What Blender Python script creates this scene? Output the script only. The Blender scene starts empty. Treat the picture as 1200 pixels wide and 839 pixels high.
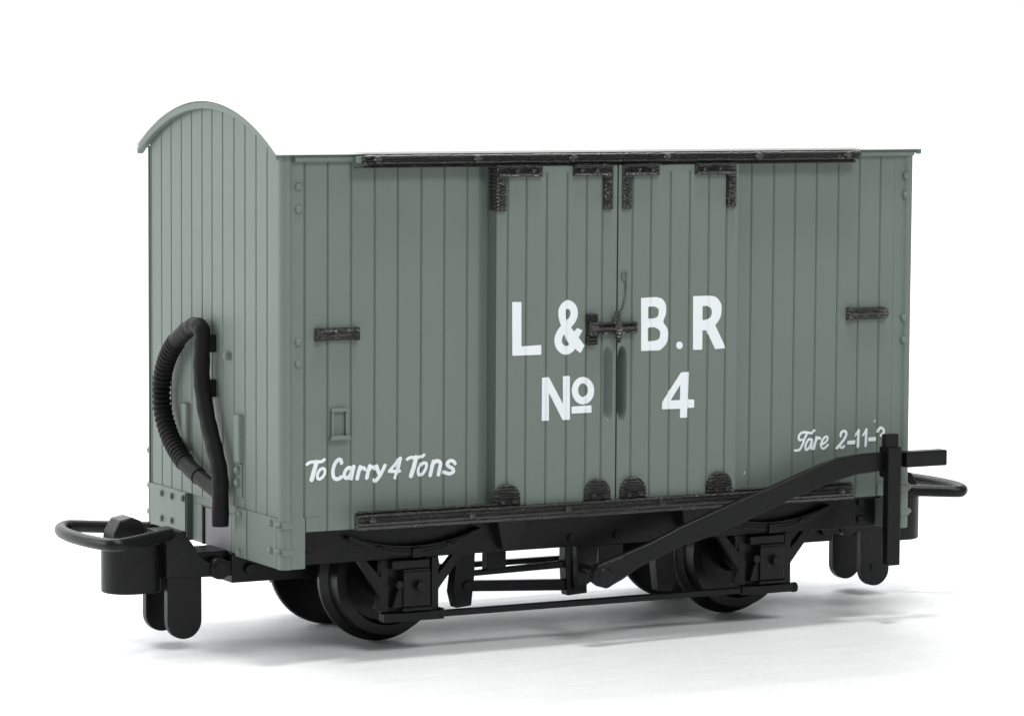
import bpy, bmesh, math, random
from mathutils import Vector
random.seed(4)
SC = bpy.context.scene
COL = SC.collection
U = 0.1                      # one millimetre of the model = 0.1 Blender units
L, W = 50.0, 23.2            # body length and width in mm; origin = centre of the van on the ground
ZT = 34.2                    # eaves height
def V(p): return ((p[0]-L/2)*U, (p[1]-W/2)*U, p[2]*U)

# ------------------------------------------------------------------ materials
def new_mat(name):
    m = bpy.data.materials.new(name); m.use_nodes = True
    nt = m.node_tree; b = nt.nodes['Principled BSDF']
    return m, nt, b
def add(nt, t, **kw):
    n = nt.nodes.new(t)
    for k, v in kw.items(): setattr(n, k, v)
    return n
def grey_plastic():
    m, nt, b = new_mat('satin grey paint')
    tc = add(nt, 'ShaderNodeTexCoord')
    # broad, faint unevenness of the spray
    n1 = add(nt, 'ShaderNodeTexNoise'); n1.inputs['Scale'].default_value = 1.3; n1.inputs['Detail'].default_value = 5
    nt.links.new(tc.outputs['Object'], n1.inputs['Vector'])
    mx = add(nt, 'ShaderNodeMix', data_type='RGBA')
    mx.inputs['A'].default_value = (0.131, 0.163, 0.143, 1); mx.inputs['B'].default_value = (0.146, 0.181, 0.159, 1)
    nt.links.new(n1.outputs['Fac'], mx.inputs['Factor'])
    # tiny pale specks of dust and a few dark ones
    def specks(scale, lo, hi, prev, colr, keep):
        v = add(nt, 'ShaderNodeTexVoronoi'); v.inputs['Scale'].default_value = scale
        nt.links.new(tc.outputs['Object'], v.inputs['Vector'])
        r = add(nt, 'ShaderNodeMapRange'); r.inputs['From Min'].default_value = lo; r.inputs['From Max'].default_value = hi
        r.inputs['To Min'].default_value = 1; r.inputs['To Max'].default_value = 0
        nt.links.new(v.outputs['Distance'], r.inputs['Value'])
        g = add(nt, 'ShaderNodeSeparateColor'); nt.links.new(v.outputs['Color'], g.inputs[0])
        gt = add(nt, 'ShaderNodeMath', operation='GREATER_THAN'); gt.inputs[1].default_value = keep
        nt.links.new(g.outputs[0], gt.inputs[0])
        mu = add(nt, 'ShaderNodeMath', operation='MULTIPLY')
        nt.links.new(r.outputs[0], mu.inputs[0]); nt.links.new(gt.outputs[0], mu.inputs[1])
        k = add(nt, 'ShaderNodeMix', data_type='RGBA'); k.inputs['B'].default_value = colr
        nt.links.new(mu.outputs[0], k.inputs['Factor']); nt.links.new(prev, k.inputs['A'])
        return k.outputs['Result']
    c = specks(4.5, 0.02, 0.05, mx.outputs['Result'], (0.5, 0.55, 0.52, 1), 0.9)
    c = specks(2.6, 0.012, 0.03, c, (0.03, 0.03, 0.03, 1), 0.88)
    nt.links.new(c, b.inputs['Base Color'])
    b.inputs['Roughness'].default_value = 0.5
    b.inputs['Specular IOR Level'].default_value = 0.4
    n2 = add(nt, 'ShaderNodeTexNoise'); n2.inputs['Scale'].default_value = 40; n2.inputs['Detail'].default_value = 3
    nt.links.new(tc.outputs['Object'], n2.inputs['Vector'])
    bp = add(nt, 'ShaderNodeBump'); bp.inputs['Strength'].default_value = 0.06; bp.inputs['Distance'].default_value = 0.02
    nt.links.new(n2.outputs['Fac'], bp.inputs['Height']); nt.links.new(bp.outputs[0], b.inputs['Normal'])
    return m
def black_plastic():
    m, nt, b = new_mat('moulded black plastic')
    tc = add(nt, 'ShaderNodeTexCoord')
    n1 = add(nt, 'ShaderNodeTexNoise'); n1.inputs['Scale'].default_value = 3; n1.inputs['Detail'].default_value = 6
    nt.links.new(tc.outputs['Object'], n1.inputs['Vector'])
    cr = add(nt, 'ShaderNodeValToRGB')
    cr.color_ramp.elements[0].position = .35; cr.color_ramp.elements[0].color = (.0055, .0055, .0058, 1)
    cr.color_ramp.elements[1].position = .7; cr.color_ramp.elements[1].color = (.008, .008, .0085, 1)
    nt.links.new(n1.outputs['Fac'], cr.inputs[0]); nt.links.new(cr.outputs[0], b.inputs['Base Color'])
    b.inputs['Roughness'].default_value = 0.36; b.inputs['Specular IOR Level'].default_value = 0.22
    n2 = add(nt, 'ShaderNodeTexNoise'); n2.inputs['Scale'].default_value = 22; n2.inputs['Detail'].default_value = 4
    nt.links.new(tc.outputs['Object'], n2.inputs['Vector'])
    bp = add(nt, 'ShaderNodeBump'); bp.inputs['Strength'].default_value = 0.10; bp.inputs['Distance'].default_value = 0.03
    nt.links.new(n2.outputs['Fac'], bp.inputs['Height']); nt.links.new(bp.outputs[0], b.inputs['Normal'])
    return m
def black_iron():
    # rough printed ironwork: fine layer lines and glinting grains
    m, nt, b = new_mat('grainy black ironwork')
    tc = add(nt, 'ShaderNodeTexCoord')
    wv = add(nt, 'ShaderNodeTexWave', wave_type='BANDS', bands_direction='Z'); wv.inputs['Scale'].default_value = 13
    wv.inputs['Distortion'].default_value = .8; wv.inputs['Detail'].default_value = 2; wv.inputs['Detail Scale'].default_value = 3
    nt.links.new(tc.outputs['Object'], wv.inputs['Vector'])
    n2 = add(nt, 'ShaderNodeTexNoise'); n2.inputs['Scale'].default_value = 62; n2.inputs['Detail'].default_value = 3
    n2.inputs['Roughness'].default_value = .7
    nt.links.new(tc.outputs['Object'], n2.inputs['Vector'])
    mu = add(nt, 'ShaderNodeMath', operation='MULTIPLY_ADD'); mu.inputs[1].default_value = 2.4
    nt.links.new(n2.outputs['Fac'], mu.inputs[0]); nt.links.new(wv.outputs['Fac'], mu.inputs[2])
    bp = add(nt, 'ShaderNodeBump'); bp.inputs['Strength'].default_value = 0.9; bp.inputs['Distance'].default_value = 0.017
    nt.links.new(mu.outputs[0], bp.inputs['Height']); nt.links.new(bp.outputs[0], b.inputs['Normal'])
    cr = add(nt, 'ShaderNodeValToRGB')
    cr.color_ramp.elements[0].position = .38; cr.color_ramp.elements[0].color = (.0045, .004, .004, 1)
    cr.color_ramp.elements[1].position = .68; cr.color_ramp.elements[1].color = (.011, .009, .0085, 1)
    nt.links.new(n2.outputs['Fac'], cr.inputs[0]); nt.links.new(cr.outputs[0], b.inputs['Base Color'])
    b.inputs['Roughness'].default_value = 0.3; b.inputs['Specular IOR Level'].default_value = 0.35
    b.inputs['Coat Weight'].default_value = .9; b.inputs['Coat Roughness'].default_value = .09; b.inputs['Coat IOR'].default_value = 1.68
    nt.links.new(bp.outputs[0], b.inputs['Coat Normal'])
    return m
def plain(name, c, r, bump=0, scale=20, spec=.4):
    m, nt, b = new_mat(name)
    b.inputs['Base Color'].default_value = (*c, 1); b.inputs['Roughness'].default_value = r
    b.inputs['Specular IOR Level'].default_value = spec
    if bump:
        tc = add(nt, 'ShaderNodeTexCoord'); n = add(nt, 'ShaderNodeTexNoise'); n.inputs['Scale'].default_value = scale; n.inputs['Detail'].default_value = 4
        nt.links.new(tc.outputs['Object'], n.inputs['Vector'])
        bp = add(nt, 'ShaderNodeBump'); bp.inputs['Strength'].default_value = bump; bp.inputs['Distance'].default_value = .03
        nt.links.new(n.outputs['Fac'], bp.inputs['Height']); nt.links.new(bp.outputs[0], b.inputs['Normal'])
    return m
def sweep_mat():
    m, nt, b = new_mat('white studio sweep')
    tc = add(nt, 'ShaderNodeTexCoord')
    def layer(scl, sc, lo, hi, c0, c1, rough):
        mp = add(nt, 'ShaderNodeMapping'); mp.inputs['Scale'].default_value = scl; mp.inputs['Rotation'].default_value = (0, 0, .1)
        nt.links.new(tc.outputs['Object'], mp.inputs['Vector'])
        n = add(nt, 'ShaderNodeTexNoise'); n.inputs['Scale'].default_value = sc; n.inputs['Detail'].default_value = 7; n.inputs['Roughness'].default_value = rough
        nt.links.new(mp.outputs[0], n.inputs['Vector'])
        cr = add(nt, 'ShaderNodeValToRGB')
        cr.color_ramp.elements[0].position = lo; cr.color_ramp.elements[0].color = c0
        cr.color_ramp.elements[1].position = hi; cr.color_ramp.elements[1].color = c1
        nt.links.new(n.outputs['Fac'], cr.inputs[0]); return cr, n
    a, _ = layer((.8, 2.6, 1), 3.0, .3, .7, (.87, .885, .89, 1), (.95, .95, .952, 1), .65)      # broad scuffs of the card
    g, gn = layer((1, 1.6, 1), 26, .36, .64, (.86, .86, .86, 1), (1, 1, 1, 1), .75)               # its fine paper grain
    mx = add(nt, 'ShaderNodeMix', data_type='RGBA', blend_type='MULTIPLY'); mx.inputs['Factor'].default_value = 1
    nt.links.new(a.outputs[0], mx.inputs['A']); nt.links.new(g.outputs[0], mx.inputs['B'])
    nt.links.new(mx.outputs['Result'], b.inputs['Base Color'])
    bp = add(nt, 'ShaderNodeBump'); bp.inputs['Strength'].default_value = .25; bp.inputs['Distance'].default_value = .02
    nt.links.new(gn.outputs['Fac'], bp.inputs['Height']); nt.links.new(bp.outputs[0], b.inputs['Normal'])
    b.inputs['Roughness'].default_value = .5; b.inputs['Specular IOR Level'].default_value = .35
    return m
M = dict(rubber=plain('matt black hose', (.009, .009, .009), .55, .15, 30, .15),
         grey=grey_plastic(), black=black_plastic(), iron=black_iron(),
         roof=plain('white roof paint', (.86, .86, .84), .45, .05, 30),
         letter=plain('white lettering ink', (.74, .785, .805), .45, .12, 60),
         steel=plain('blackened wheel metal', (.005, .005, .005), .3, .05, 20, .3),
         chain=plain('dull grey chain paint', (.10, .125, .115), .5, .3, 50),
         socket=plain('pale grey coupling socket', (.21, .205, .225), .55),
         sweep=sweep_mat())

# ------------------------------------------------------------------ mesh building
class MB:
    def __init__(s): s.v = []; s.f = []
    def put(s, vs, fs):
        o = len(s.v); s.v += [tuple(p) for p in vs]; s.f += [tuple(i+o for i in f) for f in fs]; return s
    def box(s, x0, x1, y0, y1, z0, z1):
        return s.prism([(x0, y0), (x1, y0), (x1, y1), (x0, y1)], 'z', z0, z1)
    def prism(s, poly, axis, a, b):
        n = len(poly)
        def P(u, w, t): return {'z': (u, w, t), 'y': (u, t, w), 'x': (t, u, w)}[axis]
        vs = [P(u, w, a) for u, w in poly] + [P(u, w, b) for u, w in poly]
        fs = [tuple(range(n))[::-1], tuple(range(n, 2*n))] + [(i, (i+1) % n, n+(i+1) % n, n+i) for i in range(n)]
        return s.put(vs, fs)
    def tube(s, pts, r, n=14, closed=False, flat=None):
        P = [Vector(p) for p in pts]; N = len(P); R = r if isinstance(r, (list, tuple)) else [r]*N
        prev = None; vs = []
        for i, p in enumerate(P):
            if closed: t = P[(i+1) % N]-P[i-1]
            else: t = P[min(i+1, N-1)]-P[max(i-1, 0)]
            t.normalize()
            if prev is None:
                a = Vector((0, 0, 1)) if abs(t.z) < .9 else Vector((1, 0, 0))
                prev = (a-t*a.dot(t)).normalized()
            else:
                prev = (prev-t*prev.dot(t)).normalized()
            bn = t.cross(prev)
            for k in range(n):
                an = 2*math.pi*k/n
                vs.append(p+prev*(math.cos(an)*R[i]*(flat or 1))+bn*(math.sin(an)*R[i]))
        fs = []
        for i in range(N if closed else N-1):
            j = (i+1) % N
            for k in range(n): fs.append((i*n+k, i*n+(k+1) % n, j*n+(k+1) % n, j*n+k))
        if not closed: fs += [tuple(range(n))[::-1], tuple((N-1)*n+k for k in range(n))]
        return s.put(vs, fs)
    def cyl(s, a, b, r, n=16, r2=None): return s.tube([a, b], [r, r if r2 is None else r2], n)
    def lathe_y(s, cx, cz, prof, n=64):          # prof: closed loop of (y, radius)
        m = len(prof); vs = []
        for i in range(n):
            an = 2*math.pi*i/n
            for y, r in prof: vs.append((cx+r*math.cos(an), y, cz+r*math.sin(an)))
        fs = [(i*m+k, i*m+(k+1) % m, ((i+1) % n)*m+(k+1) % m, ((i+1) % n)*m+k) for i in range(n) for k in range(m)]
        return s.put(vs, fs)
    def rivet(s, p, axis, r=.28, h=.2, sg=-1):   # low domed head on a face; axis the face points along
        ax = {'x': Vector((sg, 0, 0)), 'y': Vector((0, sg, 0))}[axis]
        a = Vector(p)-ax*.05
        return s.tube([a, a+ax*(.05+h*.55), a+ax*(.05+h*.85), a+ax*(.05+h)], [r, r*.93, r*.7, r*.3], 14)
    def build(s, name, mat, parent=None, bevel=0, smooth=35, seg=2):
        me = bpy.data.meshes.new(name); me.from_pydata([V(p) for p in s.v], [], s.f); me.update()
        bm = bmesh.new(); bm.from_mesh(me); bmesh.ops.recalc_face_normals(bm, faces=bm.faces); bm.to_mesh(me); bm.free()
        me.materials.append(mat)
        for p in me.polygons: p.use_smooth = True
        me.set_sharp_from_angle(angle=math.radians(smooth))
        o = bpy.data.objects.new(name, me); COL.objects.link(o)
        if parent: o.parent = parent
        if bevel:
            b = o.modifiers.new('bevel', 'BEVEL'); b.width = bevel*U; b.segments = seg; b.limit_method = 'ANGLE'
            b.angle_limit = math.radians(40); b.harden_normals = True
        return o
def kids(o): return [c for c in COL.objects if c.parent == o]
def twin(o, parent, dx=0, half_turn=False):       # copy of a part with copies of its sub-parts
    c = o.copy(); COL.objects.link(c); c.parent = parent
    c.location.x += dx*U
    if half_turn: c.rotation_euler.z = math.pi
    for k in kids(o):
        d = k.copy(); COL.objects.link(d); d.parent = c
    return c
def arc(cx, cy, r, a0, a1, n):
    return [(cx+r*math.cos(math.radians(a0+(a1-a0)*i/n)), cy+r*math.sin(math.radians(a0+(a1-a0)*i/n))) for i in range(n+1)]
def smooth_path(pts, n=6):
    P = [Vector(p) for p in pts]; out = []
    for i in range(len(P)-1):
        p1, p2 = P[i], P[i+1]
        p0 = P[i-1] if i else 2*p1-p2
        p3 = P[i+2] if i+2 < len(P) else 2*p2-p1
        for k in range(n):
            t = k/n
            out.append(.5*((2*p1)+(p2-p0)*t+(2*p0-5*p1+4*p2-p3)*t*t+(3*p1-p0-3*p2+p3)*t**3))
    return out+[P[-1]]

# plank grooves: depth below the face at position t
def groove(t, gs, d=.115, hw=.095):
    for g in gs:
        if abs(t-g) < hw: return d*(1-abs(t-g)/hw)
    return 0.0
def breaks(gs, lo, hi, hw=.095):
    b = [lo, hi]
    for g in gs: b += [x for x in (g-hw, g, g+hw) if lo < x < hi]
    return sorted(set(round(x, 4) for x in b))

# lettering: shapes -> signed field -> outline mesh lying on the planked face
def inside_poly(poly, x, z):
    c = False; j = len(poly)-1
    for i in range(len(poly)):
        xi, zi = poly[i]; xj, zj = poly[j]
        if (zi > z) != (zj > z) and x < (xj-xi)*(z-zi)/(zj-zi)+xi: c = not c
        j = i
    return c
def seg_d(x, z, a, b):
    dx, dz = b[0]-a[0], b[1]-a[1]; l2 = dx*dx+dz*dz or 1e-12
    t = max(0, min(1, ((x-a[0])*dx+(z-a[1])*dz)/l2))
    return math.hypot(x-a[0]-t*dx, z-a[1]-t*dz)
def field(shapes, x, z):
    f = 9.0
    for sh in shapes:
        pts = sh[1]
        if sh[0] == 's':
            h = sh[2]
            if not (sh[3][0]-h-.3 < x < sh[3][1]+h+.3 and sh[3][2]-h-.3 < z < sh[3][3]+h+.3): continue
            f = min(f, min(seg_d(x, z, pts[i], pts[i+1]) for i in range(len(pts)-1))-h)
        else:
            if not (sh[3][0]-.3 < x < sh[3][1]+.3 and sh[3][2]-.3 < z < sh[3][3]+.3): continue
            d = min(seg_d(x, z, pts[i-1], pts[i]) for i in range(len(pts)))
            if inside_poly(pts, x, z): d = -d
            f = min(f, d) if sh[0] == 'p' else max(f, -d)
    return f
def lettering(name, shapes, gs, y0, step, parent):
    S = []
    for sh in shapes:
        xs = [p[0] for p in sh[1]]; zs = [p[1] for p in sh[1]]
        S.append((sh[0], sh[1], sh[2] if len(sh) > 2 else 0, (min(xs), max(xs), min(zs), max(zs))))
    x0 = min(s[3][0] for s in S)-.4; x1 = max(s[3][1] for s in S)+.4
    z0 = min(s[3][2] for s in S)-.4; z1 = max(s[3][3] for s in S)+.4
    nx = int((x1-x0)/step)+1; nz = int((z1-z0)/step)+1
    br = breaks(gs, x0, x1)
    gx = sorted(br+[x for x in (x0+i*step for i in range(nx)) if min(abs(x-b) for b in br) > step*.45])
    gz = [z0+i*step for i in range(nz)]
    F = [[field(S, x, z) for z in gz] for x in gx]
    m = MB(); idx = {}
    def vert(key, x, z):
        if key not in idx:
            idx[key] = len(m.v); m.v.append((x, y0+groove(x, gs)-.028, z))
        return idx[key]
    for i in range(len(gx)-1):
        for j in range(nz-1):
            c = [(i, j), (i+1, j), (i+1, j+1), (i, j+1)]
            fv = [F[a][b] for a, b in c]
            if min(fv) >= 0: continue
            face = []
            for k in range(4):
                a, b = c[k], c[(k+1) % 4]; fa, fb = fv[k], fv[(k+1) % 4]
                if fa < 0: face.append(vert(a, gx[a[0]], gz[a[1]]))
                if (fa < 0) != (fb < 0):
                    t = fa/(fa-fb); t = max(.02, min(.98, t))
                    key = (min(a, b), max(a, b))
                    face.append(vert(key, gx[a[0]]+(gx[b[0]]-gx[a[0]])*t, gz[a[1]]+(gz[b[1]]-gz[a[1]])*t))
            if len(face) > 2: m.f.append(tuple(face))
    o = m.build(name, M['letter'], parent, smooth=60)
    sd = o.modifiers.new('ink', 'SOLIDIFY'); sd.thickness = .02*U; sd.offset = -1
    return o

# letter shapes in mm on the side: p = filled outline, m = cut-out, s = brush stroke with half width
TXT_LEFT = [('p',[(16.71,24.02),(17.42,24.0),(17.44,20.97),(18.98,21.02),(18.98,20.35),(16.74,20.35)]),('s',[(21.5,21.29),(21.35,21.49),(21.19,21.69),(21.05,21.9),(20.91,22.13),(20.79,22.37),(20.69,22.59),(20.63,22.78),(20.59,22.96),(20.58,23.12),(20.58,23.27),(20.61,23.39),(20.67,23.5),(20.77,23.61),(20.9,23.7),(21.03,23.74),(21.17,23.7),(21.31,23.61),(21.42,23.5),(21.48,23.38),(21.52,23.24),(21.53,23.1),(21.51,22.96),(21.47,22.82),(21.39,22.68),(21.29,22.56),(21.16,22.43),(21.02,22.3),(20.86,22.18),(20.69,22.06),(20.55,21.91),(20.43,21.74),(20.33,21.54),(20.28,21.35),(20.29,21.17),(20.34,21.0),(20.42,20.85),(20.56,20.72),(20.73,20.61),(20.9,20.56),(21.04,20.58),(21.17,20.65),(21.3,20.72)],0.289),('p',[(20.68,22.35),(21.09,22.37),(22.37,20.87),(22.04,20.35),(21.1,21.05),(20.55,22.06)]),('p',[(21.77,22.09),(22.2,21.92),(21.77,21.24),(21.44,20.84),(21.1,21.21),(21.19,21.45)]),('p',[(19.05,18.77),(19.59,18.79),(19.61,15.8),(19.05,15.81)]),('p',[(20.68,18.81),(21.22,18.81),(21.25,15.8),(20.71,15.8)]),('p',[(19.29,18.77),(19.59,18.79),(21.25,15.96),(21.18,15.79),(20.67,15.8),(19.3,18.24)]),('p',[(23.15,17.72),(23.13,17.51),(23.07,17.31),(22.96,17.13),(22.82,16.98),(22.66,16.88),(22.47,16.81),(22.27,16.8),(22.08,16.83),(21.89,16.91),(21.72,17.03),(21.58,17.19),(21.47,17.37),(21.41,17.58),(21.38,17.79),(21.4,18.0),(21.47,18.2),(21.57,18.38),(21.71,18.52),(21.87,18.63),(22.06,18.69),(22.26,18.71),(22.45,18.68),(22.64,18.6),(22.81,18.48),(22.95,18.32),(23.06,18.14),(23.13,17.93)]),('m',[(22.65,17.77),(22.64,17.67),(22.61,17.57),(22.57,17.48),(22.51,17.41),(22.43,17.35),(22.35,17.32),(22.27,17.31),(22.18,17.33),(22.1,17.37),(22.03,17.43),(21.97,17.5),(21.92,17.6),(21.89,17.7),(21.88,17.8),(21.89,17.91),(21.92,18.01),(21.96,18.1),(22.02,18.17),(22.1,18.23),(22.18,18.26),(22.26,18.27),(22.35,18.25),(22.43,18.21),(22.5,18.15),(22.56,18.08),(22.61,17.98),(22.64,17.88)]),('p',[(21.38,16.69),(22.94,16.72),(22.95,16.21),(21.38,16.21)])]
TXT_RIGHT = [('p',[(26.81,24.02),(28.01,24.05),(28.18,24.02),(28.34,23.98),(28.49,23.92),(28.62,23.8),(28.73,23.66),(28.81,23.49),(28.84,23.28),(28.84,23.04),(28.81,22.82),(28.74,22.64),(28.65,22.47),(28.61,22.31),(28.69,22.16),(28.83,22.01),(28.93,21.85),(28.99,21.7),(29.01,21.54),(29.01,21.37),(29.0,21.19),(28.98,21.01),(28.9,20.83),(28.76,20.65),(28.58,20.48),(28.39,20.36),(28.23,20.32),(28.07,20.33),(27.91,20.33),(26.85,20.33)]),('m',[(27.39,23.39),(27.87,23.4),(27.99,23.35),(28.1,23.3),(28.18,23.24),(28.23,23.16),(28.24,23.06),(28.24,22.96),(28.22,22.85),(28.19,22.75),(28.13,22.66),(28.05,22.62),(27.95,22.6),(27.86,22.57),(27.4,22.56)]),('m',[(27.38,21.93),(27.92,21.96),(28.05,21.89),(28.18,21.83),(28.28,21.75),(28.34,21.66),(28.36,21.56),(28.37,21.45),(28.36,21.33),(28.32,21.21),(28.26,21.12),(28.17,21.06),(28.05,21.03),(27.93,21.01),(27.39,20.98)]),('p',[(30.21,20.62),(30.2,20.56),(30.18,20.5),(30.15,20.45),(30.11,20.41),(30.06,20.38),(30.0,20.36),(29.94,20.36),(29.88,20.37),(29.83,20.39),(29.78,20.42),(29.74,20.47),(29.7,20.52),(29.68,20.57),(29.68,20.63),(29.68,20.69),(29.7,20.75),(29.73,20.8),(29.77,20.84),(29.82,20.87),(29.88,20.89),(29.94,20.89),(30.0,20.88),(30.05,20.86),(30.1,20.83),(30.15,20.78),(30.18,20.73),(30.2,20.68)]),('p',[(31.01,24.03),(32.21,24.03),(32.43,24.01),(32.65,23.99),(32.84,23.93),(33.0,23.82),(33.13,23.69),(33.23,23.54),(33.3,23.41),(33.34,23.28),(33.35,23.11),(33.34,22.9),(33.31,22.67),(33.24,22.45),(33.13,22.27),(32.99,22.1),(32.84,21.94),(33.73,20.3),(32.85,20.26),(32.12,21.6),(31.8,21.61),(31.8,20.26),(31.04,20.26)]),('m',[(31.78,23.31),(32.19,23.32),(32.29,23.26),(32.39,23.21),(32.47,23.14),(32.52,23.05),(32.54,22.94),(32.55,22.83),(32.53,22.73),(32.5,22.62),(32.45,22.53),(32.38,22.47),(32.29,22.41),(32.2,22.36),(31.79,22.32)]),('p',[(30.09,18.73),(30.75,18.73),(30.72,16.81),(31.18,16.78),(31.19,16.22),(30.69,16.21),(30.69,15.54),(30.03,15.54),(30.05,16.18),(28.57,16.2),(28.59,16.71)]),('m',[(30.03,17.86),(29.27,16.8),(30.03,16.79)])]
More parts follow.
